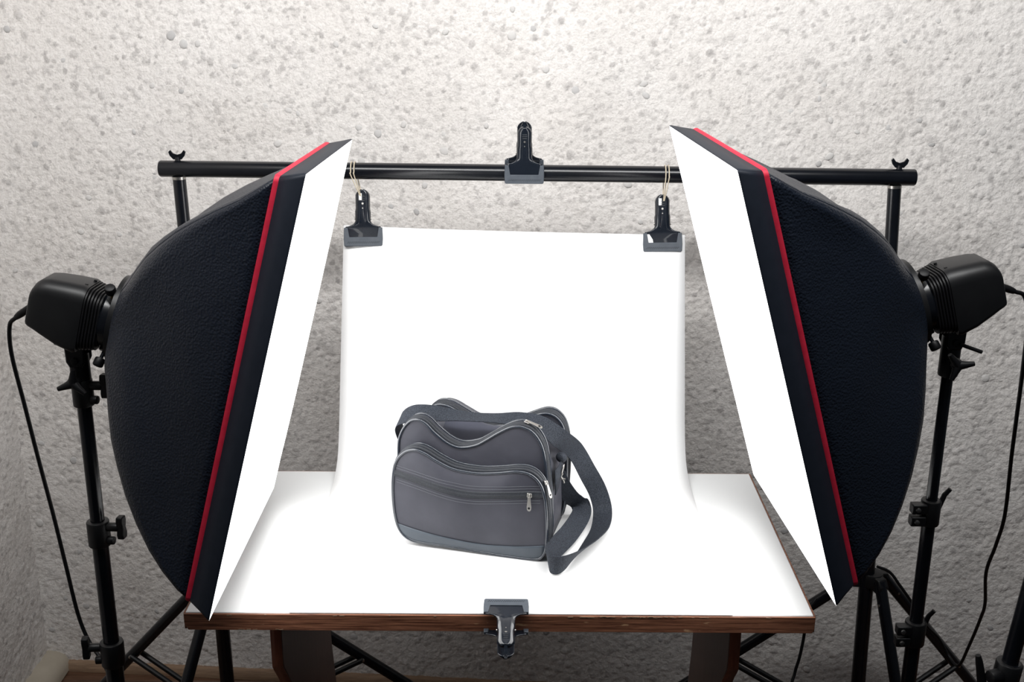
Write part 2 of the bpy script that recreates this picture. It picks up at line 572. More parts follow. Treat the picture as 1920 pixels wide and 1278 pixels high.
# broken bits of the edge along the front
cb = MB()
rg = np.random.default_rng(3)
for x in np.concatenate([rg.uniform(0.1, 0.33, 26), rg.uniform(-0.5, 0.5, 16)]):
    w = rg.uniform(0.003, 0.011)
    cb.box((x, TY0 - 0.0009, ZT - 0.0022 - rg.uniform(0, 0.0015)), (w, 0.0012, rg.uniform(0.0008, 0.0022)), Matrix.Rotation(rg.uniform(-0.15, 0.15), 3, 'Y'))
for x in rg.uniform(-0.46, -0.38, 9):
    cb.box((x, TY0 - 0.0009, ZT - 0.0300), (rg.uniform(0.003, 0.008), 0.0012, rg.uniform(0.0008, 0.002)), Matrix.Rotation(rg.uniform(-0.3, 0.3), 3, 'Y'))
o = obj('splinters', cb, M['strip'], tab, smooth=0)
o['label'] = 'pale splintered chips along the table edge'
o['kind'] = 'stuff'
for s, Xf, Xr in ((-1, -0.408, -0.408), (1, 0.392, 0.416)):
    front = [(1.785, 0.839), (1.785, 0.74), (1.79, 0.72), (1.815, 0.69), (1.845, 0.65), (1.865, 0.60), (1.872, 0.5), (1.86, 0.36), (1.83, 0.22), (1.79, 0.13), (1.775, 0.09), (1.775, 0.0)]
    rear = [(2.36, 0.0), (2.36, 0.2), (2.32, 0.33), (2.285, 0.45), (2.27, 0.55), (2.265, 0.839)]
    prof = front + rear
    th = 0.02
    b = MB()
    lo, hi = [], []
    for y, z in prof:
        x = Xf + (Xr - Xf) * (y - 1.785) / 0.5
        lo.append((x - th / 2, y, z)); hi.append((x + th / 2, y, z))
    b.loft([lo, hi])
    pn = obj('leg_panel', b, M['leg'], tab, smooth=30, bevel=0.002)
    e = MB()
    fl = cr([(Xf, y, z) for y, z in front], 3)
    rows = [[(p.x - 0.0095, p.y - 0.0012, p.z), (p.x + 0.0095, p.y - 0.0012, p.z)] for p in fl]
    e.grid(rows)
    obj('edge_strip', e, M['legedge'], pn, smooth=40, solid=0.001)
obj('stretcher', MB().box((-0.005, 2.06, 0.25), (0.80, 0.022, 0.12)), M['leg'], tab, smooth=30, bevel=0.003)

# ---------------------------------------------------------------- paper backdrop
pp = []
path = cr([(0, 2.4995, 1.352), (0, 2.46, 1.255), (0, 2.418, 1.156), (0, 2.372, 1.047), (0, 2.336, 0.96), (0, 2.302, 0.906), (0, 2.255, 0.881), (0, 2.19, 0.8728), (0, 2.1, 0.8710), (0, 1.95, 0.8709), (0, 1.80, 0.8709), (0, 1.7238, 0.8709)], 6)
NX = 28
rows = []
for i, p in enumerate(path):
    t = i / (len(path) - 1)
    row = []
    for j in range(NX + 1):
        s = -1 + 2 * j / NX
        x = 0.001 + s * 0.3705
        hang = max(0.0, min(1.0, (p.z - 0.95) / 0.4))
        dy = -0.02 * s * hang            # the right side hangs slightly nearer
        dz = -0.004 * s * hang + (-0.004 * (1 - s * s) * hang ** 4)
        wob = 0.0025 * math.sin(3.1 * s + 1) * hang
        row.append((x, p.y + dy + wob, p.z + dz))
    rows.append(row)
backdrop = obj('paper_backdrop', MB().grid(rows), M['paper'], smooth=60, solid=0.0006, origin=(0, 2.1, ZT))
tag(backdrop, 'white paper sheet hanging from two clamps and sweeping over the table', 'backdrop')

# ---------------------------------------------------------------- spring clamps


def clamp(name, mtx, gap, label, scale=1.0, open_=0.02, peel=False):
    t = thing(name, mtx.translation, label, 'clamp', 'black spring clamps')
    m = mtx @ Matrix.Scale(scale, 4)
    g = gap / scale / 2
    ys = [0.044, 0.040, 0.03, 0.018, 0.006, 0.002, 0.0009, 0.0004, -0.0004, -0.0015, -0.003, -0.005, -0.0075, -0.0105, -0.013, -0.018, -0.026, -0.034, -0.040, -0.044, -0.052, -0.060, -0.066, -0.071, -0.075, -0.0785, -0.081, -0.0825]

    def hw(y):
        if y > 0.001: return 0.0405
        if y > -0.013:
            q = (0.001 - y) / 0.014
            return 0.0165 + 0.024 * (1 - math.sqrt(max(0.0, 1 - (1 - q) ** 2)))
        if y > -0.04: return 0.0165
        if y > -0.067: return 0.0150
        q = min(1, (-0.067 - y) / 0.0158)
        return 0.0150 * math.sqrt(max(0.0, 1 - q * q)) + 0.0005

    def zp(y):
        if y > 0.004: return g + 0.0035
        if y > -0.02:
            q = (0.004 - y) / 0.024
            return g + 0.0035 + (max(g + 0.004, 0.013) - g - 0.0035) * q
        z1 = max(g + 0.004, 0.013)
        q = (-0.02 - y) / 0.062
        return z1 + (open_ - z1) * q
    for side in (1, -1):
        b = MB()
        rows = []
        for y in ys:
            h = hw(y)
            row = []
            for k in range(13):
                s = -1 + k / 6
                z = zp(y)
                if y < 0.001:
                    z -= 0.0065 * abs(s) ** 5 * min(1, (0.001 - y) / 0.02)          # folded flanges
                    if -0.062 < y < -0.008:
                        z += 0.0014 * math.exp(-((abs(s) - 0.55) / 0.16) ** 2)      # pressed ribs
                row.append(m @ Vector((s * h, y, side * z)))
            rows.append(row)
        b.grid(rows)
        lever = obj('lever', b, M['clampm'], t, smooth=50, solid=0.0016)
        # grip ridges and holes on the outer face of the handle
        gb = MB()
        for y in (-0.058, -0.0625, -0.067):
            gb.cyl(m @ Vector((-0.0055, y, side * (zp(y) + 0.0018))), m @ Vector((0.0055, y, side * (zp(y) + 0.0018))), 0.0011 * scale, 8)
        obj('grip_ridge', gb, M['clampm'], lever, smooth=50)
        hb = MB()
        for y, r_ in ((-0.0505, 0.0024), (-0.040, 0.0013)):
            hb.cyl(m @ Vector((0, y, side * (zp(y) + 0.0004))), m @ Vector((0, y, side * (zp(y) + 0.0021))), r_ * scale, 12)
        obj('rivet', hb, M['silver'] if side == 1 else M['plasticd'], lever, smooth=50)
        # rubber pad: a U around the jaw
        u = [(-0.0445, 0.004), (-0.036, 0.004), (-0.0325, 0.026), (0.0325, 0.026), (0.036, 0.004), (0.0445, 0.004), (0.0455, 0.03), (0.0445, 0.045), (0.042, 0.047), (-0.042, 0.047), (-0.0445, 0.045), (-0.0455, 0.03)]
        pb = MB()
        lo = [m @ Vector((x, y, side * (g + 0.0002))) for x, y in u]
        hi = [m @ Vector((x * 0.985, y, side * (g + 0.0075))) for x, y in u]
        pb.loft([lo, hi])
        pad = obj('jaw_pad', pb, M['rubber'], t, smooth=30, bevel=0.0009)
        tb = MB()
        for k in range(34):
            x = -0.036 + 0.072 * k / 33
            tb.box(m @ Vector((x, 0.0385 + (0.0012 if k % 2 else -0.0012), side * (g + 0.0076))), (0.0011 * scale, 0.0011 * scale, 0.0011 * scale))
        obj('tread', tb, M['plasticd'], pad, smooth=0)
    pv = MB().cyl(m @ Vector((-0.0195, -0.018, 0)), m @ Vector((0.0195, -0.018, 0)), 0.0028 * scale, 12, bev=0.0006)
    obj('pivot_pin', pv, M['silver'], t)
    sp = MB()
    coil = [m @ Vector((-0.011 + 0.022 * i / 80, -0.018 + 0.0072 * math.cos(i * 0.47), 0.0072 * math.sin(i * 0.47))) for i in range(81)]
    sp.tube(coil, 0.0011 * scale, 6)
    obj('spring', sp, M['silver'], t)
    if peel:
        q = MB().grid([[m @ Vector((0.003 + 0.007 * sx, y, zp(y) + 0.0026)) for sx in (-0.2, 0.25, 0.8)] for y in (-0.074, -0.068, -0.062, -0.058)])
        o = obj('tape_scrap', q, M['paper'], t, smooth=40, solid=0.0002)
        o['label'] = 'torn bit of shiny tape'
    return t


def frame(o, x, y, z):
    m_ = Matrix.Identity(4)
    for i in range(3):
        m_[i][0] = x[i]; m_[i][1] = y[i]; m_[i][2] = z[i]; m_[i][3] = o[i]
    return m_


def clamp_frame(o, ydir, zhint, roll=0):
    y = Vector(ydir).normalized()
    z = Vector(zhint); z = (z - y * z.dot(y)).normalized()
    x = y.cross(z)
    m_ = frame(Vector(o), x, y, z)
    return m_ @ Matrix.Rotation(roll, 4, 'Y')


# crossbar geometry
BL_, BR_ = Vector((-0.768, 2.538, 1.474)), Vector((0.858, 2.487, 1.4735))
bdir = (BR_ - BL_).normalized()


def bar_at(x):
    return BL_ + bdir * ((x - BL_.x) / bdir.x)


hang_y = (0, -0.36, -1)
cl_p = at(681, 424, 2.513)
cr_p = at(1242, 434, 2.488)
clamp('spring_clamp', clamp_frame(cl_p, (0.03, -0.36, -1), (0.1, -1, 0.3)), 0.002, 'black spring clamp holding the left top corner of the paper sheet', scale=0.94, open_=0.017, peel=True)
clamp('spring_clamp', clamp_frame(cr_p, (0.01, -0.36, -1), (-0.1, -1, 0.3)), 0.002, 'black spring clamp holding the right top corner of the paper sheet', scale=0.94, open_=0.017, peel=True)
bc = bar_at(0.024)
clamp('spring_clamp', clamp_frame(bc + Vector((0, -0.004, 0.027)), (0, 0.10, -1), (0, -1, -0.1)), 0.0372, 'black spring clamp gripping the middle of the crossbar, handles up', scale=0.94, open_=0.030)
clamp('spring_clamp', clamp_frame((-0.007, 1.707, 0.8605), (0, 1, 0.10), (0, -0.1, 1)), 0.0345, 'black spring clamp on the front edge of the table', scale=0.84, open_=0.016)

# rubber bands that hang the paper clamps from the crossbar
for cp, xt, lab in ((cl_p, -0.345, 'beige rubber band looped over the crossbar above the left paper clamp'), (cr_p, 0.329, 'beige rubber band looped over the crossbar above the right paper clamp')):
    c0 = bar_at(xt)
    hook = cp + Vector((0, 0.012, 0.052))
    b = MB()
    for k, dx in ((0, -0.0035), (1, 0.0035)):
        pts = [hook + Vector((0, -0.003, 0))]
        r_ = 0.0196
        for a_ in range(-20, 205, 18):
            t_ = R(a_)
            pts.append(c0 + Vector((dx, -r_ * math.cos(t_), r_ * math.sin(t_))))
        pts.append(hook + Vector((0, 0.003, 0)))
        b.tube(cr(pts, 3), 0.0012, 8)
    o = obj('rubber_band', b, M['band'], smooth=60, origin=hook)
    tag(o, lab, 'rubber band', 'rubber bands on the crossbar')

# ---------------------------------------------------------------- backdrop stand
bs = thing('backdrop_stand', (0.05, 2.51, 0), 'black metal backdrop stand with a long crossbar and two tripod feet', 'backdrop stand')
obj('crossbar', MB().cyl(BL_, BR_, 0.0178, 32, bev=0.004), M['metal'], bs, smooth=40)


def wingnut(p, parent):
    b = MB()
    b.cyl(p, p + Vector((0, 0, 0.008)), 0.0065, 14, r2=0.0045)
    for s in (-1, 1):
        q = p + Vector((s * 0.004, 0, 0.003))
        out = [(-0.004, 0), (0.005, 0.0), (0.012, 0.008), (0.0145, 0.016), (0.0105, 0.020), (0.005, 0.013), (-0.004, 0.010)]
        b.prism([(s * x, z) for x, z in out], q + Vector((0, -0.0022, 0)), (1, 0, 0), (0, 0, 1), (0, 1, 0), 0.0044)
    obj('wing_nut', b, M['metal'], parent, smooth=40)


def tripod_stand(parent, top, hub, feet, low, rods):
    top = Vector(top); hub = Vector(hub)
    d = (hub - top).normalized()
    mid = top + d * 0.42
    obj('washer', MB().cyl(top + Vector((0, 0, 0.001)), top + d * 0.005, 0.0148, 20), M['silver'], parent)
    obj('post', MB().cyl(top, mid, 0.0142, 24), M['metal'], parent)
    ob = obj('collar', MB().cyl(mid - d * 0.02, mid + d * 0.03, 0.021, 24, bev=0.003), M['plastic'], parent)
    obj('knob', MB().cyl(mid + Vector((0.02, 0, 0)), mid + Vector((0.045, 0, 0)), 0.009, 12, bev=0.002), M['plastic'], ob)
    obj('column', MB().cyl(mid, Vector((hub.x, hub.y, 0.05)), 0.0172, 24), M['metal'], parent)
    hb = MB().cyl(hub + Vector((0, 0, -0.022)), hub + Vector((0, 0, 0.012)), 0.026, 12, bev=0.003)
    hubo = obj('hub', hb, M['plastic'], parent)
    lowv = Vector((hub.x, hub.y, low))
    obj('sliding_collar', MB().cyl(lowv - Vector((0, 0, 0.015)), lowv + Vector((0, 0, 0.015)), 0.024, 16, bev=0.002), M['plastic'], parent)
    for f_ in feet:
        f_ = Vector(f_)
        hd = Vector((f_.x - hub.x, f_.y - hub.y, 0)).normalized()
        side = Vector((-hd.y, hd.x, 0))
        a_ = hub + hd * 0.028
        obj('hub_lug', MB().prism([(0, -0.024), (0.042, -0.03), (0.046, -0.008), (0.036, 0.008), (0, 0.012)], hub - side * 0.012, hd, (0, 0, 1), side, 0.024), M['plastic'], hubo, smooth=30, bevel=0.002)
        leg = obj('leg', MB().cyl(a_, f_, 0.0138, 18), M['metal'], parent)
        p = a_.lerp(f_, 0.1)
        obj('bolt', MB().cyl(p - side * 0.0145, p + side * 0.0145, 0.003, 10), M['silver'], leg)
        obj('rubber_foot', MB().cyl(f_ + (a_ - f_).normalized() * 0.035, f_, 0.0145, 16, bev=0.003), M['plasticd'], leg)
        j = a_.lerp(f_, rods)
        for s in (-1, 1):
            obj('brace', MB().cyl(j + side * 0.015 * s, lowv + hd * 0.026 + side * 0.015 * s, 0.0068, 10), M['plasticd'], parent)
        obj('bolt', MB().cyl(j - side * 0.022, j + side * 0.022, 0.003, 10), M['silver'], leg)


pl_ = bar_at(-0.7265); pr_ = bar_at(0.8155)
tripod_stand(bs, pl_ - Vector((0, 0, 0.0175)), (-0.702, 2.515, 0.49), [(-1.14, 2.66, 0.012), (-0.14, 2.645, 0.012), (-0.82, 2.13, 0.012)], 0.10, 0.56)
tripod_stand(bs, pr_ - Vector((0, 0, 0.0175)), (0.862, 2.49, 0.517), [(1.30, 2.615, 0.012), (0.33, 2.645, 0.012), (0.955, 2.28, 0.012)], 0.10, 0.56)
wingnut(pl_ + Vector((0, 0, 0.0176)), bs)
wingnut(pr_ + Vector((0.006, 0, 0.0176)), bs)

# ---------------------------------------------------------------- softboxes, studio lights, light stands


def rotm(yaw, pit, rol):
    return Matrix.Rotation(yaw, 3, 'Z') @ Matrix.Rotation(pit, 3, 'Y') @ Matrix.Rotation(rol, 3, 'X')


def rrect(a, b, r, npc=6, nside=10):
    """closed loop of a rounded rectangle, split so that index 0 is the middle of corner (-a, +b)"""
    r = min(r, a, b)
    pts = []
    corners = [(-a + r, b - r, 90), (a - r, b - r, 0), (a - r, -b + r, -90), (-a + r, -b + r, -180)]
    # each panel: second half of its first corner, straight side, first half of next corner
    panels = []
    for i in range(4):
        cx, cz, a0 = corners[i]
        c2x, c2z, a2 = corners[(i + 1) % 4]
        seg = []
        mid = a0 + 45
        for k in range(npc):
            t = R(mid - 45 * k / npc)
            seg.append((cx + r * math.cos(t), cz + r * math.sin(t)))
        p0 = (cx + r * math.cos(R(a0)), cz + r * math.sin(R(a0)))
        st = a2 + 90
        p1 = (c2x + r * math.cos(R(st)), c2z + r * math.sin(R(st)))
        for k in range(nside):
            q = k / nside
            seg.append((p0[0] + (p1[0] - p0[0]) * q, p0[1] + (p1[1] - p0[1]) * q))
        for k in range(npc + 1):
            t = R(st - 45 * k / npc)
            seg.append((c2x + r * math.cos(t), c2z + r * math.sin(t)))
        panels.append(seg)
    return panels


def softbox(C, rot3, s, w, l, label):
    """s = +1: looks along +x of its frame"""
    C = Vector(C)

    def P(d, y, z):
        return C + rot3 @ Vector((-s * d, y, z))
    t = thing('softbox', P(0.12, 0, -l / 2 + 0.02), label, 'softbox', 'softboxes beside the table')
    a0, b0 = w / 2, l / 2
    k = w / 0.5
    prof = [(0.039, b0 - 0.016, a0 - 0.016, 0.008), (0.06, b0 - 0.0225, a0 - 0.022, 0.012), (0.09, b0 - 0.037, a0 - 0.035, 0.018), (0.12, b0 - 0.056, a0 - 0.05, 0.026), (0.15, b0 - 0.081, a0 - 0.067, 0.035),
            (0.18, b0 - 0.111, a0 - 0.086, 0.045), (0.205, b0 - 0.142, a0 - 0.104, 0.055), (0.225, b0 - 0.171, a0 - 0.12, 0.062), (0.242, b0 - 0.204, a0 - 0.137, 0.07), (0.255, b0 - 0.234, a0 - 0.152, 0.074), (0.266, b0 - 0.257, a0 - 0.165, 0.076), (0.273, 0.078, 0.076, 0.076), (0.277, 0.066, 0.066, 0.066)]
    rg_ = random.Random(3 if s > 0 else 9)
    ph = [rg_.uniform(0, 6.28) for _ in range(8)]
    drop = [(0.039, 0.0), (0.06, 0.013), (0.08, 0.024), (0.10, 0.030), (0.14, 0.031), (0.19, 0.025), (0.225, 0.019), (0.25, 0.015), (0.266, 0.007), (0.273, 0.0), (0.28, 0.0)]
    dd_, dv_ = [q[0] for q in drop], [q[1] for q in drop]
    loops = []
    for d_, b_, a_, r_ in prof:
        cut = float(np.interp(d_, dd_, dv_))       # the top panel lies flatter than the bottom one
        loops.append([[(y, z - cut * max(0.0, min(1.0, (z / b_ + 1) / 2)) ** 1.5) for y, z in pnl] for pnl in rrect(a_, b_, r_)])
    for i in range(4):
        rows = []
        for (d_, b_, a_, r_), lp in zip(prof, loops):
            row = []
            n = len(lp[i])
            for j, (y, z) in enumerate(lp[i]):
                q = j / (n - 1)
                mid = math.sin(math.pi * q) ** 2 * math.sin(math.pi * min(1, max(0, (d_ - 0.039) / 0.234)))
                pull = 0.008 * mid + 0.0035 * mid * math.sin(9 * q + 20 * d_ + ph[i]) + 0.004 * mid * math.sin(17 * q - 34 * d_ + ph[i + 4])
                f_ = 1 - pull / max(0.08, math.hypot(y, z))
                row.append(P(d_, y * f_, z * f_))
            rows.append(row)
        obj('fabric_panel', MB().grid(rows), M['leather'], t, smooth=75, solid=0.0012)
    # smooth lip between the red ribbon and the front
    lipf = rrect(a0, b0, 0.006); lipm = rrect(a0 - 0.006, b0 - 0.006, 0.007); lipb = rrect(a0 - 0.0162, b0 - 0.0162, 0.008); lipi = rrect(a0 - 0.004, b0 - 0.004, 0.004)
    for i in range(4):
        rows = [[P(0.0, y, z) for y, z in lipf[i]], [P(0.003, y, z) for y, z in lipf[i]], [P(0.016, y, z) for y, z in lipm[i]], [P(0.040, y, z) for y, z in lipb[i]]]
        obj('rim_panel', MB().grid(rows), M['satin'], t, smooth=50, solid=0.001)
    loop = []
    for i in range(4):
        loop += [P(0.0395, y, z) for y, z in rrect(a0 - 0.0145, b0 - 0.0145, 0.01)[i][:-1]]
    b = MB()
    n = len(loop)
    cen = P(0.0395, 0, 0); ax = (rot3 @ Vector((s, 0, 0)))
    ls = []
    for p in loop:
        out = (p - cen).normalized()
        ls.append([p + ax * 0.0045 * cx + out * 0.0018 * cz for cx, cz in ((-1, -1), (-1, 0.4), (-0.5, 1), (0.5, 1), (1, 0.4), (1, -1))])
    ls.append(ls[0])
    b.loft(ls, False, False)
    obj('red_ribbon', b, M['red'], t, smooth=60)
    # front diffuser, slightly bulging
    rows = []
    NU, NV = 16, 22
    for i in range(NV + 1):
        v = -1 + 2 * i / NV
        rows.append([P(0.0002 - 0.012 * (1 - u ** 4) * (1 - v ** 4), u * (a0 - 0.0002), v * (b0 - 0.0002)) for u in [-1 + 2 * j / NU for j in range(NU + 1)]])
    obj('diffuser', MB().grid(rows), M['glow'], t, smooth=70)
    # metal speed ring at the back
    sr = MB()
    ring = []
    for d_, r_ in ((0.270, 0.062), (0.270, 0.072), (0.284, 0.072), (0.284, 0.05), (0.276, 0.05)):
        ring.append([P(d_, r_ * math.cos(2 * math.pi * q / 36), r_ * math.sin(2 * math.pi * q / 36)) for q in range(36)])
    sr.loft(ring, True, True)
    obj('speed_ring', sr, M['plastic'], t, smooth=35)
    return P


def studio_light(P, s, label, cord_pts, other=0):
    base = P(0.345, 0, -0.07)
    t = thing('studio_light', base, label, 'studio light', 'studio lights behind the softboxes')

    def sect(d, top, bot, hw, rt, rb, ny=0):
        d = d if d < 0.331 else 0.331 + (d - 0.331) * 0.80
        # rounded section: flat sides, wide shoulder
        pts = []
        zc_ = (top + bot) / 2
        for (sy, sz, r_, a0) in ((1, 1, rt, 0), (-1, 1, rt, 90), (-1, -1, rb, 180), (1, -1, rb, 270)):
            cy = sy * (hw - r_); cz = (top - r_) if sz > 0 else (bot + r_)
            for k in range(6):
                a_ = R(a0 + 90 * k / 5)
                pts.append(P(d, cy + r_ * math.cos(a_), cz + r_ * math.sin(a_)))
        return pts
    h = MB().loft([sect(0.331, 0.046, -0.062, 0.049, 0.026, 0.010), sect(0.338, 0.048, -0.064, 0.05, 0.026, 0.010), sect(0.372, 0.047, -0.0585, 0.0485, 0.025, 0.010), sect(0.408, 0.0445, -0.0475, 0.046, 0.024, 0.009),
                   sect(0.424, 0.0415, -0.0425, 0.0445, 0.023, 0.009), sect(0.434, 0.034, -0.040, 0.043, 0.02, 0.008), sect(0.4395, 0.025, -0.038, 0.0415, 0.016, 0.008), sect(0.4415, 0.021, -0.036, 0.0385, 0.013, 0.006)])
    hous = obj('housing', h, M['plastic'], t, smooth=40)
    for i in range(6):
        d_ = 0.303 + i * 0.0048
        q = i / 5
        tp, bt, wd = 0.040 + 0.005 * q, -0.056 - 0.005 * q, 0.045 + 0.003 * q
        rb = MB().loft([sect(d_, tp - 0.003, bt + 0.003, wd - 0.003, 0.024, 0.02), sect(d_ + 0.0007, tp, bt, wd, 0.025, 0.021), sect(d_ + 0.003, tp, bt, wd, 0.025, 0.021), sect(d_ + 0.0037, tp - 0.003, bt + 0.003, wd - 0.003, 0.024, 0.02)])
        obj('cooling_fin', rb, M['plasticd'], t, smooth=40)
    obj('core', MB().loft([sect(0.300, 0.036, -0.05, 0.042, 0.024, 0.02), sect(0.333, 0.041, -0.055, 0.044, 0.024, 0.02)]), M['plasticd'], t, smooth=40)
    ring = [[P(d_, r_ * math.cos(2 * math.pi * q / 32), -0.004 + r_ * math.sin(2 * math.pi * q / 32)) for q in range(32)] for d_, r_ in ((0.279, 0.049), (0.281, 0.051), (0.300, 0.051), (0.304, 0.047))]
    obj('mount_ring', MB().loft(ring), M['metal'], t, smooth=35)
    # clamping screws on the mount ring
    for ang, ln in ((-120, 0.062), (128, 0.052)):
        ca, sa = math.cos(R(ang)), math.sin(R(ang))
        p0 = P(0.288, 0.047 * ca, 0.047 * sa - 0.004); p1 = P(0.291, (0.047 + 0.022) * ca, (0.047 + 0.022) * sa - 0.004); p2 = P(0.293, (0.047 + 0.037) * ca, (0.047 + 0.037) * sa - 0.004)
        bl_ = obj('screw_block', MB().cyl(P(0.287, 0.044 * ca, 0.044 * sa - 0.004), P(0.288, 0.057 * ca, 0.057 * sa - 0.004), 0.011, 6), M['plastic'], t, smooth=25)
        obj('screw', MB().cyl(p0, p1, 0.0032, 10), M['brass'] if ang > 0 else M['metal'], bl_)
        obj('thumb_knob', MB().cyl(p1, p2, 0.0088, 12, bev=0.003), M['plasticd'], bl_)
    for y, z, dd in ((-0.02, 0.047, 0.338), (0.012, 0.048, 0.334)):
        obj('case_screw', MB().cyl(P(dd, y, z - 0.002), P(dd, y, z + 0.0018), 0.0026, 10), M['plasticd'], hous)
    obj('tilt_block', MB().loft([sect(0.352, -0.05, -0.068, 0.022, 0.004, 0.004), sect(0.384, -0.046, -0.066, 0.022, 0.004, 0.004), sect(0.390, -0.044, -0.058, 0.022, 0.004, 0.004)]), M['plasticd'], t, smooth=30)
    # yoke and spigot holder: hangs plumb below the head
    pc = P(0.345, 0, -0.052)
    for sy in (-1, 1):
        yk = MB().prism([(-0.017, 0.0), (0.017, 0.0), (0.016, -0.035), (0.010, -0.046), (-0.010, -0.046), (-0.016, -0.035)], pc + Vector((0, sy * 0.016 - 0.003, -0.002)), (1, 0, 0), (0, 0, 1), (0, 1, 0), 0.006)
        yoke = obj('yoke_arm', yk, M['plastic'], t, smooth=30, bevel=0.003)
    pv = pc + Vector((0, 0, -0.034))
    obj('yoke_bolt', MB().cyl(pv + Vector((0, -0.024, 0)), pv + Vector((0, 0.026, 0)), 0.006, 12, bev=0.001), M['plasticd'], yoke)
    obj('spigot_holder', MB().cyl(pv + Vector((0, 0, 0.008)), pv + Vector((0, 0, -0.064)), 0.0165, 20, bev=0.003), M['plastic'], t)
    # tilt lever
    tk = pv + Vector((-s * 0.004, -0.024, -0.036))
    b = MB()
    b.cyl(tk + Vector((0, 0.01, 0)), tk + Vector((0, -0.006, 0)), 0.010, 16, bev=0.002)
    for q in range(3):
        a_ = R(200 + 120 * q) if s > 0 else R(250 + 120 * q)
        dx, dz = math.cos(a_), math.sin(a_)
        e0 = tk + Vector((0, -0.004, 0))
        b.tube([e0, e0 + Vector((dx * 0.012, -0.003, dz * 0.012)), e0 + Vector((dx * 0.026, -0.004, dz * 0.026))], [0.009, 0.006, 0.0038], 10)
    obj('wing_knob', b, M['plasticd'], t, smooth=50)
    if s < 0:
        obj('tilt_handle', MB().cyl(pv + Vector((0.004, -0.026, 0)), pv + Vector((0.04, -0.03, -0.012)), 0.0032, 10), M['plasticd'], t)
    # power cord with its strain relief
    pr0 = P(0.418, 0, -0.010)
    pts = [pr0] + [Vector(p) for p in cord_pts]
    sm = cr(pts, 8)
    cord = obj('power_cord', MB().tube(sm, 0.0036, 8), M['plasticd'], t, smooth=60)
    obj('strain_relief', MB().tube(sm[:9], [0.0062] * 7 + [0.0055, 0.0045], 10), M['plasticd'], cord, smooth=60)
    return pv


def light_stand(top, collars, radii, label, knobs, foot_rot, bolts=False):
    """top: Vector, collars: heights, radii: tube radius from the top section down"""
    t = thing('light_stand', (top.x, top.y, 0), label, 'light stand', 'light stands carrying the softboxes')
    zs = [top.z] + collars
    for i, r_ in enumerate(radii):
        z1 = zs[i]; z0 = zs[i + 1] if i + 1 < len(zs) else 0.12
        obj('tube', MB().cyl((top.x, top.y, z1), (top.x, top.y, z0 - 0.01), r_, 24), M['metal'], t)
    for i, zc_ in enumerate(collars):
        r_ = radii[i + 1] + 0.0055
        c = obj('collar', MB().cyl((top.x, top.y, zc_ + 0.024), (top.x, top.y, zc_ - 0.024), r_, 24, bev=0.003), M['plastic'], t)
        p = Vector((top.x, top.y, zc_))
        if bolts:
            for dz in (0.011, -0.012):
                q = p + Vector((-0.024, -0.008, dz))
                obj('clamp_lug', MB().box(q, (0.026, 0.018, 0.018)), M['plastic'], c, smooth=30, bevel=0.002)
                obj('bolt', MB().cyl(q + Vector((-0.003, -0.008, 0)), q + Vector((-0.003, -0.0115, 0)), 0.0045, 14, bev=0.001), M['silver'], c)
            obj('lever', MB().tube([p + Vector((0.016, 0.006, 0.005)), p + Vector((0.024, 0.006, 0.03)), p + Vector((0.032, 0.004, 0.042))], [0.005, 0.0045, 0.004], 10), M['plasticd'], c)
        else:
            sx = knobs[i]
            d = Vector((sx, -0.15, 0.05)).normalized()
            a_ = p + d * (r_ - 0.004) + Vector((0, 0, 0.012))
            obj('screw_boss', MB().cyl(a_, a_ + d * 0.024, 0.008, 14, bev=0.002), M['plastic'], c)
            kb = MB()
            side = Vector((0, 0, 1))
            e0 = a_ + d * 0.022
            kb.prism([(-0.007, -0.021), (0.007, -0.021), (0.009, -0.012), (0.006, 0.0), (0.009, 0.012), (0.007, 0.021), (-0.007, 0.021), (-0.009, 0.012), (-0.006, 0), (-0.009, -0.012)], e0, d.cross(side).normalized(), side, d, 0.012)
            obj('knob', kb, M['plasticd'], c, smooth=30, bevel=0.002)
            obj('bolt', MB().cyl(p + Vector((sx * r_ * 0.8, -0.004, -0.012)), p + Vector((sx * (r_ + 0.009), -0.006, -0.012)), 0.0075, 14, bev=0.002), M['plasticd'], c)
    hub = Vector((top.x, top.y, 0.50))
    obj('hub', MB().cyl(hub + Vector((0, 0, 0.02)), hub - Vector((0, 0, 0.02)), radii[-1] + 0.012, 16, bev=0.003), M['plastic'], t)
    low = Vector((top.x, top.y, 0.16))
    obj('sliding_collar', MB().cyl(low + Vector((0, 0, 0.015)), low - Vector((0, 0, 0.015)), radii[-1] + 0.009, 16, bev=0.003), M['plastic'], t)
    for q in range(3):
        a_ = foot_rot + q * 2 * math.pi / 3
        hd = Vector((math.cos(a_), math.sin(a_), 0))
        s0 = hub + hd * 0.028; e0 = Vector((top.x, top.y, 0.012)) + hd * 0.36
        leg = obj('leg', MB().cyl(s0, e0, 0.010, 16), M['metal'], t)
        obj('rubber_foot', MB().cyl(e0 + (s0 - e0).normalized() * 0.03, e0, 0.0125, 14, bev=0.003), M['plasticd'], leg)
        obj('brace', MB().cyl(s0.lerp(e0, 0.5), low + hd * 0.02, 0.005, 10), M['metal'], t)
    return t


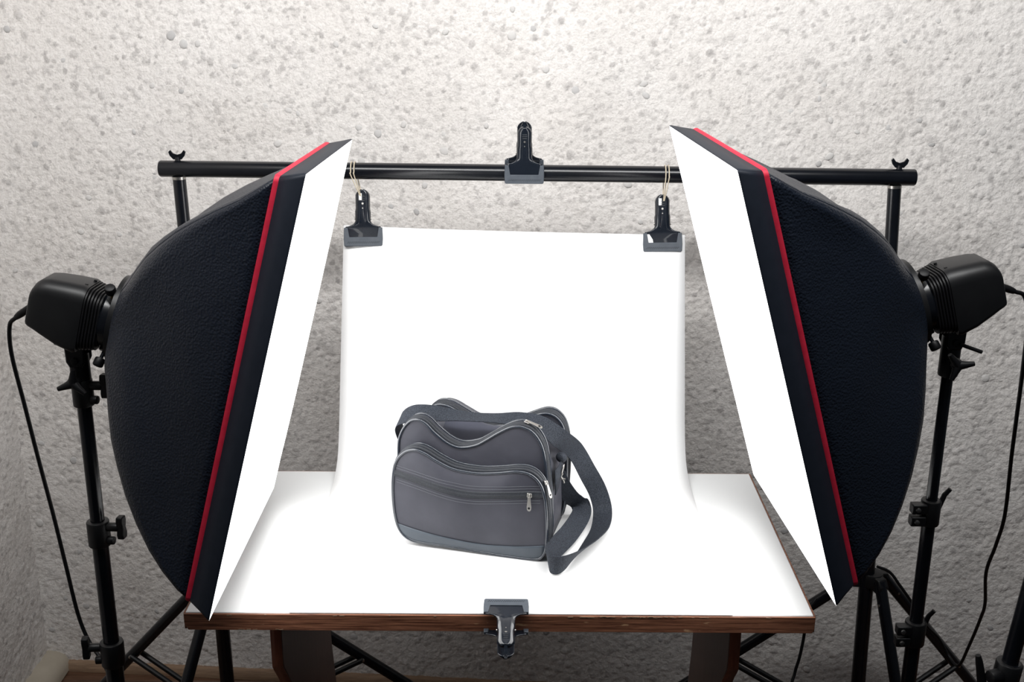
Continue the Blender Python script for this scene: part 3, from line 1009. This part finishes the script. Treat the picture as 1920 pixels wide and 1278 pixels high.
rotL = rotm(R(0.01), R(14.37), R(-3.35))
PL = softbox((-0.3759, 1.8565, 1.2732), rotL, 1, 0.54, 0.70, 'black softbox on the left with a red ribbon and its glowing face turned right')
cordL = [at(30, 595, 1.87), at(18, 612, 1.88), at(22, 665, 1.89), at(45, 755, 1.90), at(72, 860, 1.91), at(100, 965, 1.92), at(124, 1062, 1.92), at(146, 1150, 1.92), at(166, 1200, 1.91), at(190, 1236, 1.885),
         at(203, 1262, 1.88), at(212, 1300, 1.88), Vector((-0.80, 1.93, 0.35)), Vector((-0.86, 1.98, 0.12)), Vector((-0.93, 2.03, 0.008)), Vector((-1.02, 2.12, 0.006))]
pvL = studio_light(PL, 1, 'black studio flash head behind the left softbox, cable at its back', cordL)
light_stand(pvL - Vector((0, 0, 0.055)), [at(168, 736, 1.85).z, at(201, 1000, 1.85).z, at(214, 1225, 1.85).z], [0.0100, 0.0122, 0.0140, 0.0158], 'black light stand at the left carrying the left softbox', [1, 1, -1], R(-20))

rotR = rotm(R(3.67), R(-16.26), R(-0.81))
PR = softbox((0.388, 1.84, 1.30), rotR, -1, 0.50, 0.70, 'black softbox on the right with a red ribbon and its glowing face turned left')
cordR = [at(1902, 546, 1.87), at(1921, 556, 1.875), at(1927, 600, 1.885), at(1918, 690, 1.91), at(1905, 790, 1.95), at(1896, 860, 1.99), at(1884, 965, 2.06), at(1867, 1022, 2.12), at(1849, 1072, 2.18), at(1847, 1130, 2.25),
         at(1838, 1160, 2.30), at(1817, 1210, 2.38), at(1797, 1247, 2.45), at(1778, 1228, 2.50), at(1760, 1196, 2.50), at(1737, 1172, 2.48), at(1714, 1135, 2.47), at(1688, 1098, 2.47), at(1668, 1072, 2.47), at(1645, 1062, 2.46)]
pvR = studio_light(PR, -1, 'black studio flash head behind the right softbox, cable at its back', cordR)
light_stand(pvR - Vector((0, 0, 0.055)), [at(1745, 955, 1.87).z, at(1730, 1180, 1.87).z], [0.0098, 0.0118, 0.0135], 'thin black light stand at the right carrying the right softbox', [-1, -1], R(100), bolts=True)

# ---------------------------------------------------------------- shoulder bag
BO = Vector((-0.2045, 1.968, ZT + 0.0022))
BE = Vector((0.9704, -0.2415, 0)); BN = Vector((0.2415, 0.9704, 0)); BZ = Vector((0, 0, 1))


def W(u, v, n):
    return BO + BE * u + BZ * v + BN * n


bag = thing('shoulder_bag', W(0.13, 0, 0.11), 'dark navy-grey fabric shoulder bag with zipped front pocket on the white table', 'bag')


class Pillow:
    """outline (u, v) with a bulged front"""
    def __init__(s, out, n0, n1, bulge, c=None):
        s.o = [(p.x, p.y) for p in cr([(a_, b_, 0) for a_, b_ in out], 6, True)]
        s.n0, s.n1, s.bulge = n0, n1, bulge
        s.c = c or (sum(p[0] for p in s.o) / len(s.o), sum(p[1] for p in s.o) / len(s.o))
        s.ang = np.array([math.atan2(p[1] - s.c[1], p[0] - s.c[0]) for p in s.o])
        s.rad = np.array([math.hypot(p[1] - s.c[1], p[0] - s.c[0]) for p in s.o])
        ix = np.argsort(s.ang)
        s.sa = np.concatenate([s.ang[ix] - 2 * math.pi, s.ang[ix], s.ang[ix] + 2 * math.pi]); s.sr = np.tile(s.rad[ix], 3)

    def n(s, u, v):
        a_ = math.atan2(v - s.c[1], u - s.c[0]); r_ = math.hypot(v - s.c[1], u - s.c[0])
        q = min(1.0, r_ / float(np.interp(a_, s.sa, s.sr)))
        wr = 0.0016 * math.sin(38 * u + 11 * v) * (1 - q) + 0.0012 * math.sin(60 * v - 24 * u) * (1 - q)
        return s.n0 - s.bulge * (1 - q ** 2.4) + wr

    def shell(s, back_scale=1.0, lean=0.0):
        b = MB()
        loops = []
        mid = (s.n0 + s.n1) / 2
        for nn, k in ((s.n1, back_scale), (mid + 0.2 * (s.n1 - s.n0), 1.0), (mid - 0.2 * (s.n1 - s.n0), 1.0), (s.n0, 1.0)):
            loops.append([W(s.c[0] + (u - s.c[0]) * k, s.c[1] + (v - s.c[1]) * k if v > 0.03 else v, nn) for u, v in s.o])
        for q in (0.97, 0.9, 0.8, 0.68, 0.55, 0.42, 0.28, 0.14):
            lp = []
            for u, v in s.o:
                uu = s.c[0] + (u - s.c[0]) * q; v2 = s.c[1] + (v - s.c[1]) * q
                lp.append(W(uu, v2, s.n(uu, v2)))
            loops.append(lp)
        b.loft(loops, True, True)
        return b

    def rim(s, off=0.0, nn=None, k=1.0):
        nn = s.n0 if nn is None else nn
        return [W(s.c[0] + (u - s.c[0]) * k, s.c[1] + (v - s.c[1]) * k, nn + off) for u, v in s.o]


pocket_o = [(-0.012, 0.129), (-0.006, 0.163), (0.010, 0.184), (0.030, 0.192), (0.050, 0.187), (0.070, 0.176), (0.098, 0.164), (0.125, 0.160), (0.155, 0.160), (0.190, 0.165), (0.220, 0.171), (0.243, 0.169), (0.261, 0.155), (0.271, 0.130),
            (0.276, 0.085), (0.276, 0.035), (0.270, 0.012), (0.255, 0.002), (0.210, 0.001), (0.155, 0.003), (0.100, 0.006), (0.050, 0.007), (0.020, 0.010), (0.001, 0.024), (-0.009, 0.05), (-0.013, 0.09)]
main_o = [(-0.013, 0.15), (-0.012, 0.188), (-0.004, 0.213), (0.010, 0.231), (0.025, 0.236), (0.040, 0.230), (0.058, 0.213), (0.082, 0.196), (0.105, 0.190), (0.134, 0.197), (0.155, 0.210), (0.176, 0.225), (0.200, 0.239), (0.220, 0.242), (0.240, 0.234), (0.256, 0.212),
          (0.264, 0.180), (0.269, 0.13), (0.272, 0.08), (0.273, 0.03), (0.268, 0.008), (0.25, 0.0), (0.13, 0.0), (0.02, 0.0), (-0.004, 0.012), (-0.010, 0.06), (-0.013, 0.11)]
rear_o = [(-0.004, 0.10), (-0.004, 0.17), (0.002, 0.198), (0.018, 0.213), (0.040, 0.212), (0.065, 0.200), (0.095, 0.186), (0.130, 0.181), (0.165, 0.187), (0.200, 0.204), (0.230, 0.216), (0.252, 0.212), (0.268, 0.192), (0.276, 0.15), (0.276, 0.08), (0.270, 0.02), (0.25, 0.002), (0.13, 0.0), (0.02, 0.002), (0.0, 0.03)]
pocket = Pillow(pocket_o, 0.0, 0.036, 0.013, (0.13, 0.085))
front = Pillow(main_o, 0.036, 0.072, 0.004, (0.128, 0.10))
rear = Pillow(rear_o, 0.175, 0.228, 0.0, (0.135, 0.10))

pk = obj('front_pocket', pocket.shell(), M['cloth'], bag, smooth=50)
obj('front_compartment', front.shell(), M['cloth'], bag, smooth=50)
rc = Pillow(rear_o, 0.175, 0.225, -0.004, (0.135, 0.10))
obj('rear_compartment', rc.shell(0.97), M['cloth'], bag, smooth=50)


def body_rows():
    """middle of the bag: sides and sagging top"""
    b = MB()
    loops = []
    for i in range(15):
        q = i / 14
        n_ = 0.068 + 0.112 * q
        sag = math.sin(math.pi * q)
        lp = []
        side = []
        base = [(-0.008, 0.0), (-0.009, 0.06), (-0.008, 0.12), (-0.003, 0.172), (0.008, 0.198), (0.03, 0.204), (0.065, 0.192), (0.10, 0.182), (0.135, 0.178), (0.17, 0.186), (0.205, 0.20), (0.235, 0.207), (0.256, 0.198), (0.266, 0.172), (0.270, 0.12), (0.270, 0.06), (0.268, 0.0)]
        for u, v in base:
            dv = -0.040 * math.sqrt(max(0.0, sag)) * max(0, (v - 0.12) / 0.09)
            du = 0
            if v < 0.17 and v > 0.01:
                du = (-1 if u < 0.1 else 1) * (0.004 * sag * math.sin(v * 16) - 0.006 * sag * math.sin(v * 48) * 0.3)
            lp.append((u + du, v + dv, n_))
        lp = cr(lp, 3)
        loops.append([W(*p) for p in lp])
    b.loft(loops, True, True)
    return b


obj('middle_compartment', body_rows(), M['cloth'], bag, smooth=55)
# loose lining flap in the hollow of the top
rows = []
for i in range(11):
    q = i / 10
    rows.append([W(0.045 + 0.185 * j / 16, 0.158 + 0.030 * q + 0.010 * math.sin(math.pi * j / 16) * math.sin(math.pi * q) + 0.020 * abs(j / 8 - 1) ** 2, 0.105 + 0.062 * q + 0.008 * math.sin(9 * j / 16)) for j in range(17)])
obj('lining_flap', MB().grid(rows), M['clothd'], bag, smooth=60, solid=0.001)

# piping and zipper tapes
for pil, key, kk in ((pocket, 'pocket', 1.0), (front, 'front', 1.0), (rear, 'rear', 1.0)):
    obj('piping', MB().tube(pil.rim(-0.0005, k=1.005), 0.0027, 8, closed=True), M['pipe'], bag, smooth=70)
    for off in (0.010, 0.020):
        if key == 'pocket':
            obj('zipper_tape', MB().tube(pil.rim(off, k=1.006), 0.0042, 8, closed=True), M['zip'], bag, smooth=70)
        else:
            obj('zipper_tape', MB().tube(pil.rim(off * 0.9, k=1.004), 0.0038, 8, closed=True), M['zip'], bag, smooth=70)
    obj('piping', MB().tube(pil.rim(0.031, k=1.004), 0.0024, 8, closed=True), M['pipe'], bag, smooth=70)

# zip across the pocket with its stitching
zl = cr([(-0.011, 0.143, 0), (0.03, 0.137, 0), (0.08, 0.128, 0), (0.12, 0.122, 0), (0.15, 0.1215, 0), (0.2, 0.127, 0), (0.24, 0.131, 0), (0.270, 0.132, 0)], 8)


def on_pocket(u, v, lift):
    return W(u, v, pocket.n(u, v) - lift)


b = MB()
b.grid([[on_pocket(p.x, p.y + dv, l_) for dv, l_ in ((-0.0068, 0.0003), (-0.0055, 0.0016), (-0.002, 0.0018), (0, 0.0026), (0.002, 0.0018), (0.0055, 0.0018), (0.0068, 0.0003))] for p in zl])
zt = obj('pocket_zipper', b, M['zip'], bag, smooth=40)
st = MB()
for dv in (-0.0115, -0.0165, 0.011, 0.016):
    acc = 0
    for i in range(len(zl) * 2 - 2):
        a_ = zl[i // 2]; c_ = zl[i // 2 + 1]
        p = a_.lerp(c_, (i % 2) / 2 + 0.05); q = a_.lerp(c_, (i % 2) / 2 + 0.36)
        if -0.006 < p.x < 0.264:
            st.tube([on_pocket(p.x, p.y + dv, 0.0004), on_pocket(q.x, q.y + dv, 0.0004)], 0.00045, 5)
obj('stitching', st, M['thread'], zt, smooth=0)
# grey vinyl strip along the bottom of the pocket
low = sorted([(u, v) for u, v in pocket.o if v < 0.05], key=lambda p: p[0])
lu = np.array([p[0] for p in low]); lv = np.array([p[1] for p in low])
tu = np.array([-0.0075, 0.03, 0.08, 0.13, 0.17, 0.22, 0.2745]); tv = np.array([0.042, 0.036, 0.029, 0.024, 0.023, 0.027, 0.033])
rows = []
for i in range(41):
    u = -0.0072 + (0.2742 + 0.0072) * i / 40
    bot = float(np.interp(u, lu, lv)); top = float(np.interp(u, tu, tv))
    if u < 0.004: bot = max(bot, 0.012 + (0.004 - u) * 2.2)
    if u > 0.262: bot = max(bot, (u - 0.262) * 1.4)
    rows.append([on_pocket(u, bot + (top - bot) * q, 0.0009) for q in (0, 0.2, 0.4, 0.6, 0.8, 1)])
obj('base_trim', MB().grid(rows), M['vinyl'], bag, smooth=60, solid=0.0005)


def puller(p, d, side, up, parent, ln=0.021):
    """zip slider with hanging tab: p slider, d tab direction, up = out of the cloth"""
    d = Vector(d).normalized(); up = Vector(up).normalized(); side = d.cross(up).normalized()
    b = MB().prism([(-0.0042, -0.003), (0.0042, -0.004), (0.0048, 0.004), (0, 0.0065), (-0.0048, 0.004)], p, side, d, up, 0.0032)
    s_ = obj('zip_slider', b, M['silver'], parent, smooth=30, bevel=0.0008)
    loop = [p + up * (0.003 + 0.0024 * math.sin(t_)) + d * (0.0035 * math.cos(t_) + 0.001) for t_ in [R(x) for x in range(0, 181, 30)]]
    obj('bridge', MB().tube(loop, 0.0009, 6), M['silver'], s_)
    q = p + d * 0.003 + up * 0.0036
    tabo = [(-0.0024, 0), (0.0024, 0), (0.0030, 0.008), (0.0041, 0.0155), (0.0036, 0.0200), (0.0018, 0.0222), (-0.0018, 0.0222), (-0.0036, 0.0200), (-0.0041, 0.0155), (-0.0030, 0.008)]
    k = ln / 0.021
    tb = obj('pull_tab', MB().prism([(x, y * k) for x, y in tabo], q, side, d, up, 0.0012), M['silver'], s_, smooth=30, bevel=0.0003)
    c_ = q + d * 0.0175 * k + up * 0.0013
    obj('tab_hole', MB().cyl(c_ - up * 0.0004, c_ + up * 0.0003, 0.0022, 14), M['plasticd'], tb)


pu = on_pocket(0.2465, 0.1325, 0.0022)
puller(pu, (0, 0, -1), None, -BN, bag, 0.026)
puller(W(0.2705, 0.152, 0.011), (0.35 * BE + Vector((0, 0, -1)) - 0.25 * BN), None, (BE * 0.9 - BN * 0.4), bag, 0.024)
puller(W(0.226, 0.2470, 0.049), (BE * 1.0 + Vector((0, 0, -0.36)) - 0.05 * BN), None, Vector((0.25, -0.25, 0.9)), bag, 0.026)


# carrying strap: a wide webbing ribbon
def ribbon(ctrl, width, n=8):
    c_ = cr([p for p, w_ in ctrl], n); ws = cr([Vector(w_).normalized() for p, w_ in ctrl], n)
    rows = []
    for i, (p, w_) in enumerate(zip(c_, ws)):
        t_ = c_[min(i + 1, len(c_) - 1)] - c_[max(i - 1, 0)]
        t_.normalize()
        w_ = (w_ - t_ * w_.dot(t_)).normalized()
        rows.append([p + w_ * width * q for q in (-0.5, -0.47, -0.25, 0, 0.25, 0.47, 0.5)])
    return rows


SW = 0.037
ctrl = [
    (W(-0.0135, 0.105, 0.115), BN),
    (W(-0.020, 0.150, 0.108), BN),
    (W(-0.030, 0.185, 0.094), BN * 1.0 + BZ * 0.1),
    (W(-0.027, 0.212, 0.084), BN * 1.0 + BZ * 0.4),
    (W(0.000, 0.2285, 0.080), BN * 0.8 + BZ * 0.62),
    (W(0.035, 0.2300, 0.088), BN * 0.85 + BZ * 0.52),
    (W(0.075, 0.2265, 0.097), BN * 0.97 + BZ * 0.20),
    (W(0.115, 0.2255, 0.100), BN * 1.0 + BZ * 0.08),
    (W(0.155, 0.2280, 0.100), BN * 1.0 + BZ * 0.10),
    (W(0.200, 0.2300, 0.100), BN * 0.92 + BZ * 0.38 + BE * 0.1),
    (W(0.240, 0.2230, 0.102), BN * 0.8 + BZ * 0.45 + BE * 0.4),
    (W(0.274, 0.199, 0.108), BN * 0.75 + BZ * 0.25 + BE * 0.65),
    (Vector((0.122, 2.065, 1.019)), (0.75, 0.55, 0.40)),
    (Vector((0.147, 2.072, 0.972)), (0.88, 0.42, 0.28)),
    (Vector((0.168, 2.083, 0.928)), (0.95, 0.25, 0.16)),
    (Vector((0.178, 2.070, 0.894)), (0.98, 0.05, 0.10)),
    (Vector((0.171, 2.018, 0.8825)), (0.95, -0.25, 0.25)),
    (Vector((0.150, 1.958, 0.885)), (0.80, -0.38, 0.50)),
    (Vector((0.124, 1.900, 0.889)), (0.55, -0.35, 0.78)),
    (Vector((0.102, 1.862, 0.8925)), (0.25, -0.22, 0.94)),
    (Vector((0.083, 1.848, 0.8930)), (0.0, -0.10, 1.0)),
    (Vector((0.068, 1.857, 0.8930)), (-0.15, 0.05, 1.0)),
    (Vector((0.0665, 1.884, 0.8930)), (-0.25, 0.12, 0.95)),
    (Vector((0.085, 1.925, 0.8915)), (-0.60, 0.2, 0.80)),
    (Vector((0.108, 1.975, 0.8900)), (-0.78, 0.25, 0.62)),
    (Vector((0.129, 2.028, 0.8925)), (-0.85, 0.15, 0.50)),
    (at(1091, 957, 2.062), (-0.95, 0.12, 0.22)),
    (at(1087, 944, 2.080), (-0.95, 0.10, -0.10)),
    (at(1071, 932, 2.068), (-0.85, 0.10, -0.45)),
    (at(1060, 912, 2.046), (-0.90, 0.05, -0.35)),
    (at(1055, 894, 2.036), (-1.0, 0.0, -0.1)),
    (at(1054, 882, 2.032), (-1.0, 0.0, 0.0)),
]
sw = SW
rows = ribbon(ctrl, SW)
# the end narrows into the ring
for i, r_ in enumerate(rows[-26:]):
    q = (i + 1) / 26
    c_ = r_[3].copy()
    rows[len(rows) - 26 + i] = [c_ + (p - c_) * (1 - 0.75 * q) for p in r_]
strap = obj('shoulder_strap', MB().grid(rows), M['web'], bag, smooth=70, solid=0.0016)
# metal ring, knot and side tab on the right flank
kn = W(0.279, 0.158, 0.112)
obj('strap_knot', MB().loft([[kn + BN * (x * 0.014) + BZ * (r_ * math.sin(t_) * 1.05) + BE * (r_ * math.cos(t_)) - BZ * x * 0.006 for t_ in [2 * math.pi * q / 14 for q in range(14)]] for x, r_ in ((-1, 0.005), (-0.7, 0.009), (0, 0.0105), (0.7, 0.009), (1, 0.005))]), M['web'], bag, smooth=60)
rows = [[W(0.2755 + 0.0015 * math.sin(q * 3), 0.150 - 0.045 * q + dv, 0.070 + 0.03 * (1 - q)) for dv in (-0.014, 0.0, 0.014)] for q in (0, 0.25, 0.5, 0.75, 1)]
obj('side_tab', MB().grid([[W(0.2755, 0.150, 0.068), W(0.2765, 0.1, 0.070)], [W(0.279, 0.152, 0.085), W(0.279, 0.108, 0.086)], [W(0.280, 0.157, 0.105), W(0.2805, 0.135, 0.106)]]), M['web'], bag, smooth=60, solid=0.0015)
dr = []
rc0 = W(0.2835, 0.138, 0.104)
for q in range(20):
    t_ = 2 * math.pi * q / 20
    dr.append(rc0 + BN * 0.0055 * math.cos(t_) * (1 if math.sin(t_) < 0.7 else 1.0) + BZ * 0.0095 * math.sin(t_) + BE * 0.002 * math.sin(t_))
obj('metal_ring', MB().tube(dr, 0.0014, 8, closed=True), M['silver'], bag, smooth=60)
hk = MB().tube(cr([rc0 + Vector((0, 0, -0.008)), rc0 + Vector((-0.003, -0.002, -0.014)), rc0 + Vector((0.001, 0, -0.021)), rc0 + Vector((0.003, 0, -0.028))], 5), 0.0018, 8)
obj('snap_hook', hk, M['silver'], bag, smooth=60)
obj('hook_swivel', MB().cyl(rc0 + Vector((-0.004, 0, -0.019)), rc0 + Vector((0.005, 0, -0.0205)), 0.002, 8), M['silver'], bag)

# ---------------------------------------------------------------- loose cable under the table and the tripod at the right edge
cb = cr([at(1509, 1180, 2.46), at(1506, 1200, 2.46), at(1499, 1232, 2.45), at(1490, 1262, 2.44), at(1484, 1300, 2.42), Vector((0.69, 2.38, 0.06)), Vector((0.66, 2.30, 0.006)), Vector((0.55, 2.2, 0.005))], 8)
hangp = at(1509, 1150, 2.47)
cab = obj('power_cable', MB().tube([hangp + Vector((0.03, 0.02, 0.03)), hangp] + cb, 0.0038, 8), M['plasticd'], smooth=60, origin=Vector((0.55, 2.2, 0)))
tag(cab, 'thin black cable hanging behind the right end of the table', 'cable')

tr = thing('tripod', (0.845, 1.70, 0), 'black tripod column cut off by the right edge of the picture', 'tripod')
ct = Vector((0.885, 1.70, 1.30)); cbm = Vector((0.835, 1.70, 0.80)); cd = (ct - cbm).normalized()
obj('column', MB().cyl(cbm - cd * 0.02, ct, 0.0135, 20), M['metal'], tr)
obj('lower_tube', MB().cyl(Vector((0.832, 1.70, 0.30)), cbm, 0.0175, 20), M['metal'], tr)
cl_ = obj('collar', MB().cyl(cbm - cd * 0.045, cbm, 0.022, 20, bev=0.003), M['plastic'], tr)
obj('knob', MB().cyl(cbm + Vector((-0.016, -0.008, -0.02)), cbm + Vector((-0.038, -0.016, -0.02)), 0.012, 12, bev=0.003), M['plasticd'], cl_)
obj('side_tube', MB().cyl(Vector((0.868, 1.72, 0.30)), Vector((0.905, 1.72, 1.0)), 0.011, 16), M['metal'], tr)
obj('handle', MB().tube([at(1850, 1330, 1.7), at(1841, 1278, 1.7), at(1836, 1240, 1.7), at(1834, 1228, 1.7)], [0.009, 0.008, 0.0062, 0.0045], 12), M['plasticd'], tr, smooth=50)
obj('handle_bracket', MB().cyl(at(1850, 1325, 1.7), Vector((0.832, 1.70, at(1850, 1325, 1.7).z)), 0.008, 12), M['plastic'], tr)
obj('hub', MB().cyl((0.832, 1.70, 0.36), (0.832, 1.70, 0.30), 0.032, 16, bev=0.004), M['plastic'], tr)
for a_ in (R(-80), R(40), R(160)):
    hd = Vector((math.cos(a_), math.sin(a_), 0))
    e0 = Vector((0.832, 1.70, 0.01)) + hd * 0.22
    lg = obj('leg', MB().cyl(Vector((0.832, 1.70, 0.33)) + hd * 0.03, e0, 0.011, 14), M['metal'], tr)
    obj('rubber_foot', MB().cyl(e0 + Vector((0, 0, 0.02)) - hd * 0.012, e0, 0.014, 12, bev=0.003), M['plasticd'], lg)
